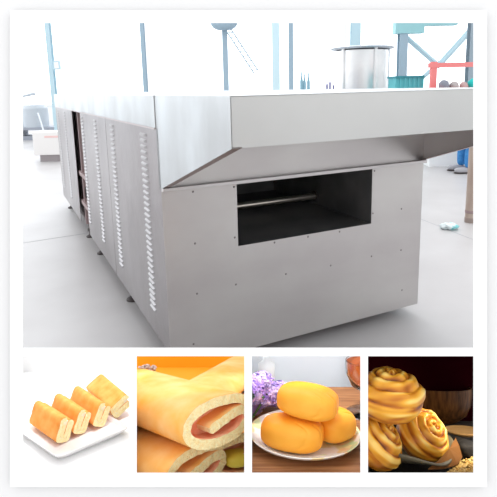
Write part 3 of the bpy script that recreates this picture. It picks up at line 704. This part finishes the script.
def pastry(name, px, py, h, r, Mrot, lab, turns=3.2, seed=0, tall=1.0):
    c = T4.S(*z4(px, py), h); NR, NA = 64, 120; verts, faces, bake = [], [], []
    for j in range(NR+1):
        s = j/NR
        for i in range(NA):
            a = 2*pi*i/NA
            if s < .62:     # spiral top
                rho = s/.62; prof_r = rho*.98; prof_z = .55*(1-rho**2.6)+.28
            else:           # side going down and under
                q = (s-.62)/.38; prof_r = 1.0+.06*sin(q*pi)-.28*q**2.5; prof_z = .28-1.05*q
            ph = turns*rho_(s)-a/(2*pi)
            fr_ = ph-math.floor(ph)
            ridge = (abs(sin(pi*fr_)))**.6
            n1_ = noise.noise(Vector((cos(a)*2+seed, sin(a)*2, s*3))); n2_ = noise.noise(Vector((cos(a)*1.2+seed, sin(a)*1.2, s*16+a*.6)))
            amp = .17 if s < .62 else .17*max(.45, 1-(s-.62)*2)
            zz = prof_z+amp*(ridge-.6)*(1 if s < .62 else .2)+.07*n1_
            rr = prof_r*(1+.07*n1_)+(.0 if s < .62 else amp*(ridge-.6)*.5+.03*n2_)
            verts.append((r*rr*cos(a), r*rr*sin(a), r*tall*zz))
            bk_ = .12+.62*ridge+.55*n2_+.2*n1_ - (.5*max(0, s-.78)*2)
            bake.append(min(1, max(0, bk_)))
    for j in range(NR):
        for i in range(NA): faces.append((j*NA+i, j*NA+(i+1) % NA, (j+1)*NA+(i+1) % NA, (j+1)*NA+i))
    faces.append(tuple(range(NR*NA, NR*NA+NA)))
    me = bpy.data.meshes.new(name); me.from_pydata(verts, [], faces); me.update()
    at_ = me.attributes.new('bake', 'FLOAT', 'POINT')
    for i, v in enumerate(bake): at_.data[i].value = v
    bm = bmesh.new(); bm.from_mesh(me); M = T4.M @ Matrix.Translation(c) @ Mrot
    bmesh.ops.recalc_face_normals(bm, faces=bm.faces[:]); trim(bm, M, T4)
    for f in bm.faces: f.smooth = True
    me2 = bpy.data.meshes.new(name); bm.to_mesh(me2); bm.free()
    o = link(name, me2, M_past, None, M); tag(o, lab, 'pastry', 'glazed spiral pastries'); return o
def rho_(s): return min(s/.62, 1)+max(0, s-.62)*1.3
RX, RY, RZ = [lambda d, ax=ax: Matrix.Rotation(rad(d), 4, ax) for ax in 'XYZ']
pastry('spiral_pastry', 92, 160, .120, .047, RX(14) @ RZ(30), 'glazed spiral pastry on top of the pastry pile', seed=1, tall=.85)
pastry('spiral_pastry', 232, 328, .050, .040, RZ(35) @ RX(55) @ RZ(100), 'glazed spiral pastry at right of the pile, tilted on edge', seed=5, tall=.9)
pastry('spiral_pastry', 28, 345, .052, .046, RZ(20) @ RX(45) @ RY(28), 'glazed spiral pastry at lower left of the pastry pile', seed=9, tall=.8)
# wooden bowl
M_bw = mat('dark_striped_wood', (.06, .022, .006), .45, 0, (.17, .066, .018), 18, (8, 8, .6), .15, 60, spec=.2)
bc = T4.S(*z4(300, 275), .0); cR = (T4.V(*z4(428, 150), bc.y).x-T4.V(*z4(150, 150), bc.y).x)/2
ctr = T4.V(*z4(290, 131), bc.y); bc.x = ctr.x; hb = ctr.z
bm = B(); lathe(bm, [(0, 0), (.5, 0), (.52, .02), (.78, .2), (.93, .5), (.99, .85), (1, 1), (.955, 1), (.94, .85), (.88, .5), (.7, .2), (0, .12)], 64, cR, cR)
bmesh.ops.scale(bm, vec=(1, 1, hb), verts=bm.verts[:])
bmm = T4.at(bc); tag(obj('wooden_bowl', bm, M_bw, None, bmm, auto=.9), 'dark striped wooden bowl behind the spiral pastries', 'bowl')
# spoon
sp = T4.S(*z4(408, 312), .024)
bm = B(); blob(bm, (0, 0, 0), (.036, .042, .011), 32, 12, 2, fn=lambda v: Vector((v.x, v.y, v.z if v.z < 0 else -v.z*.25)))
tube(bm, [(.028, 0, -.001), (.06, .01, .004), (.068, .014, .006)], [.008, .005, .005], 10)
root = obj('wooden_spoon', bm, mat('tan_wood', (.50, .27, .09), .5, 0, (.62, .36, .14), 30, (1, 6, 1)), None, T4.at(sp, rad(-6)), True)
tag(root, 'tan wooden spoon resting at right beside the wooden bowl', 'spoon')
# stones
for (px, py, r, rz, lab) in ((425, 385, .020, 10, 'dark grey stone lying under the wooden spoon'), (385, 350, .013, 40, 'small dark stone between bowl and brown leaf')):
    s_ = T4.S(*z4(px, py+12), r*.7); bm = B(); blob(bm, (0, 0, 0), (r*1.2, r, r*.75), 14, 9, 3, fn=lambda v: v*(1+.3*noise.noise(v*55)))
    tag(obj('dark_stone', bm, mat('charcoal_stone', (.02, .018, .018), .7, 0, (.05, .045, .045), 40, spec=.2), None, T4.at(s_, rad(rz)), True), lab, 'stone', 'dark stones under the spoon')
# leaf-shaped dark tray
tc_ = T4.S(*z4(115, 470), 0)
bm = B()
N, Mr = 72, 8; rr_ = []
for j in range(Mr+1):
    s = j/Mr; ring = []
    for i in range(N):
        a = 2*pi*i/N
        wv = .012*sin(a*3+.8)*s**3
        ring.append(bm.verts.new((.115*s*cos(a)*(1+.05*sin(3*a)), .085*s*sin(a), .004+.016*s**2.5+max(-.014, wv))))
    rr_.append(ring)
for a, b in zip(rr_, rr_[1:]):
    for k in range(N): bm.faces.new((a[k], a[(k+1) % N], b[(k+1) % N], b[k]))
bm.faces.new(rr_[0]); bmesh.ops.remove_doubles(bm, verts=bm.verts[:], dist=1e-6)
bmesh.ops.solidify(bm, geom=bm.faces[:], thickness=.003)
Mtr = T4.at(Vector((tc_.x-.01, tc_.y+.02, .004))); trim(bm, Mtr, T4)
tag(obj('wavy_tray', bm, mat('olive_dark_glaze', (.11, .095, .06), .35, 0, (.20, .17, .11), 12), None, Mtr, True), 'dark wavy edged tray carrying the spiral pastries', 'tray')
# brown leaf
bm = B()
lf = [T4.S(*z4(x, y), h) for x, y, h in ((255, 482, .010), (300, 445, .018), (345, 395, .03), (372, 350, .038), (388, 385, .03), (400, 430, .016), (380, 462, .009), (320, 480, .006))]
prism(bm, lf, (0, 0, 0), (0, 0, .0012)); bmesh.ops.triangulate(bm, faces=[f for f in bm.faces if len(f.verts) > 4])
tag(obj('dried_leaf', bm, mat('brown_leaf', (.15, .055, .012), .6, 0, (.24, .10, .025), 25, spec=.2), None, T4.M), 'brown dried leaf standing out beside the right pastry', 'leaf')
# grain (uncountable)
bm = B()
for q in range(900):
    x, y = rnd.uniform(315, 560), rnd.uniform(430, 560)
    if x < 400-(y-430)*1.1+10: continue
    g = T4.S(*z4(x, y), .002+.006*rnd.random()); 
    if g.y < T4.S(368, 478, 0).y: continue
    Mx = Matrix.Rotation(rnd.uniform(0, pi), 3, 'Z') @ Matrix.Rotation(rnd.uniform(-.5, .5), 3, 'Y')
    blob(bm, g, (.0036, .0022, .0018), 8, 5, 2, M=Mx.to_4x4())
tag(obj('grain', bm, mat('golden_grain', (.62, .36, .07), .5, 0, (.85, .62, .25), 120), None, T4.M), 'golden grain scattered at lower right beside the tray', 'grain', kind='stuff')

# ================================================================== LIGHT
wd = bpy.data.worlds.new('world'); S.world = wd; wd.use_nodes = True
bg = wd.node_tree.nodes['Background']; bg.inputs[0].default_value = (.985, .99, 1, 1); bg.inputs[1].default_value = 1.38
def spot(name, frm, to, power, ang, size=.015, col=(1, 1, 1), blend=.35):
    l = bpy.data.lights.new(name, 'SPOT'); l.energy = power; l.spot_size = rad(ang); l.spot_blend = blend; l.shadow_soft_size = size; l.color = col
    o = bpy.data.objects.new(name, l); COL.objects.link(o); o.location = frm
    o.rotation_euler = (to-frm).to_track_quat('-Z', 'Y').to_euler(); return o
spot('niche_fill_spot', P(80, 16, .78), P(76, 412, .95), 11, 28)  # unseen spots added to brighten the niches and their back walls
spot('niche_fill_spot', P(60, 16, .78), P(76, 364, 1.1), 9, 16)
spot('niche_fill_spot', P(290, 16, .78), P(306, 370, 1.25), 11, 14)
spot('niche_fill_spot', P(150, 16, .78), P(190, 418, .9), 7, 22, col=(1, .94, .82))
spot('niche_fill_spot', P(270, 16, .78), P(306, 412, .95), 17, 26, col=(1, .98, .93))
spot('niche_fill_spot', P(505, 366, .80), P(410, 420, .92), 2.2, 90, size=.012, col=(1, .88, .65), blend=.5)
sl = bpy.data.lights.new('hall_daylight', 'SUN'); sl.energy = .9; sl.angle = rad(35); so = bpy.data.objects.new('hall_daylight', sl); COL.objects.link(so)
so.rotation_euler = Vector((.25, -1, -1.3)).to_track_quat('-Z', 'Y').to_euler()
vs = S.view_settings; vs.view_transform = 'Standard'; vs.look = 'None'; vs.gamma = 1; vs.exposure = 0; vs.use_curve_mapping = False
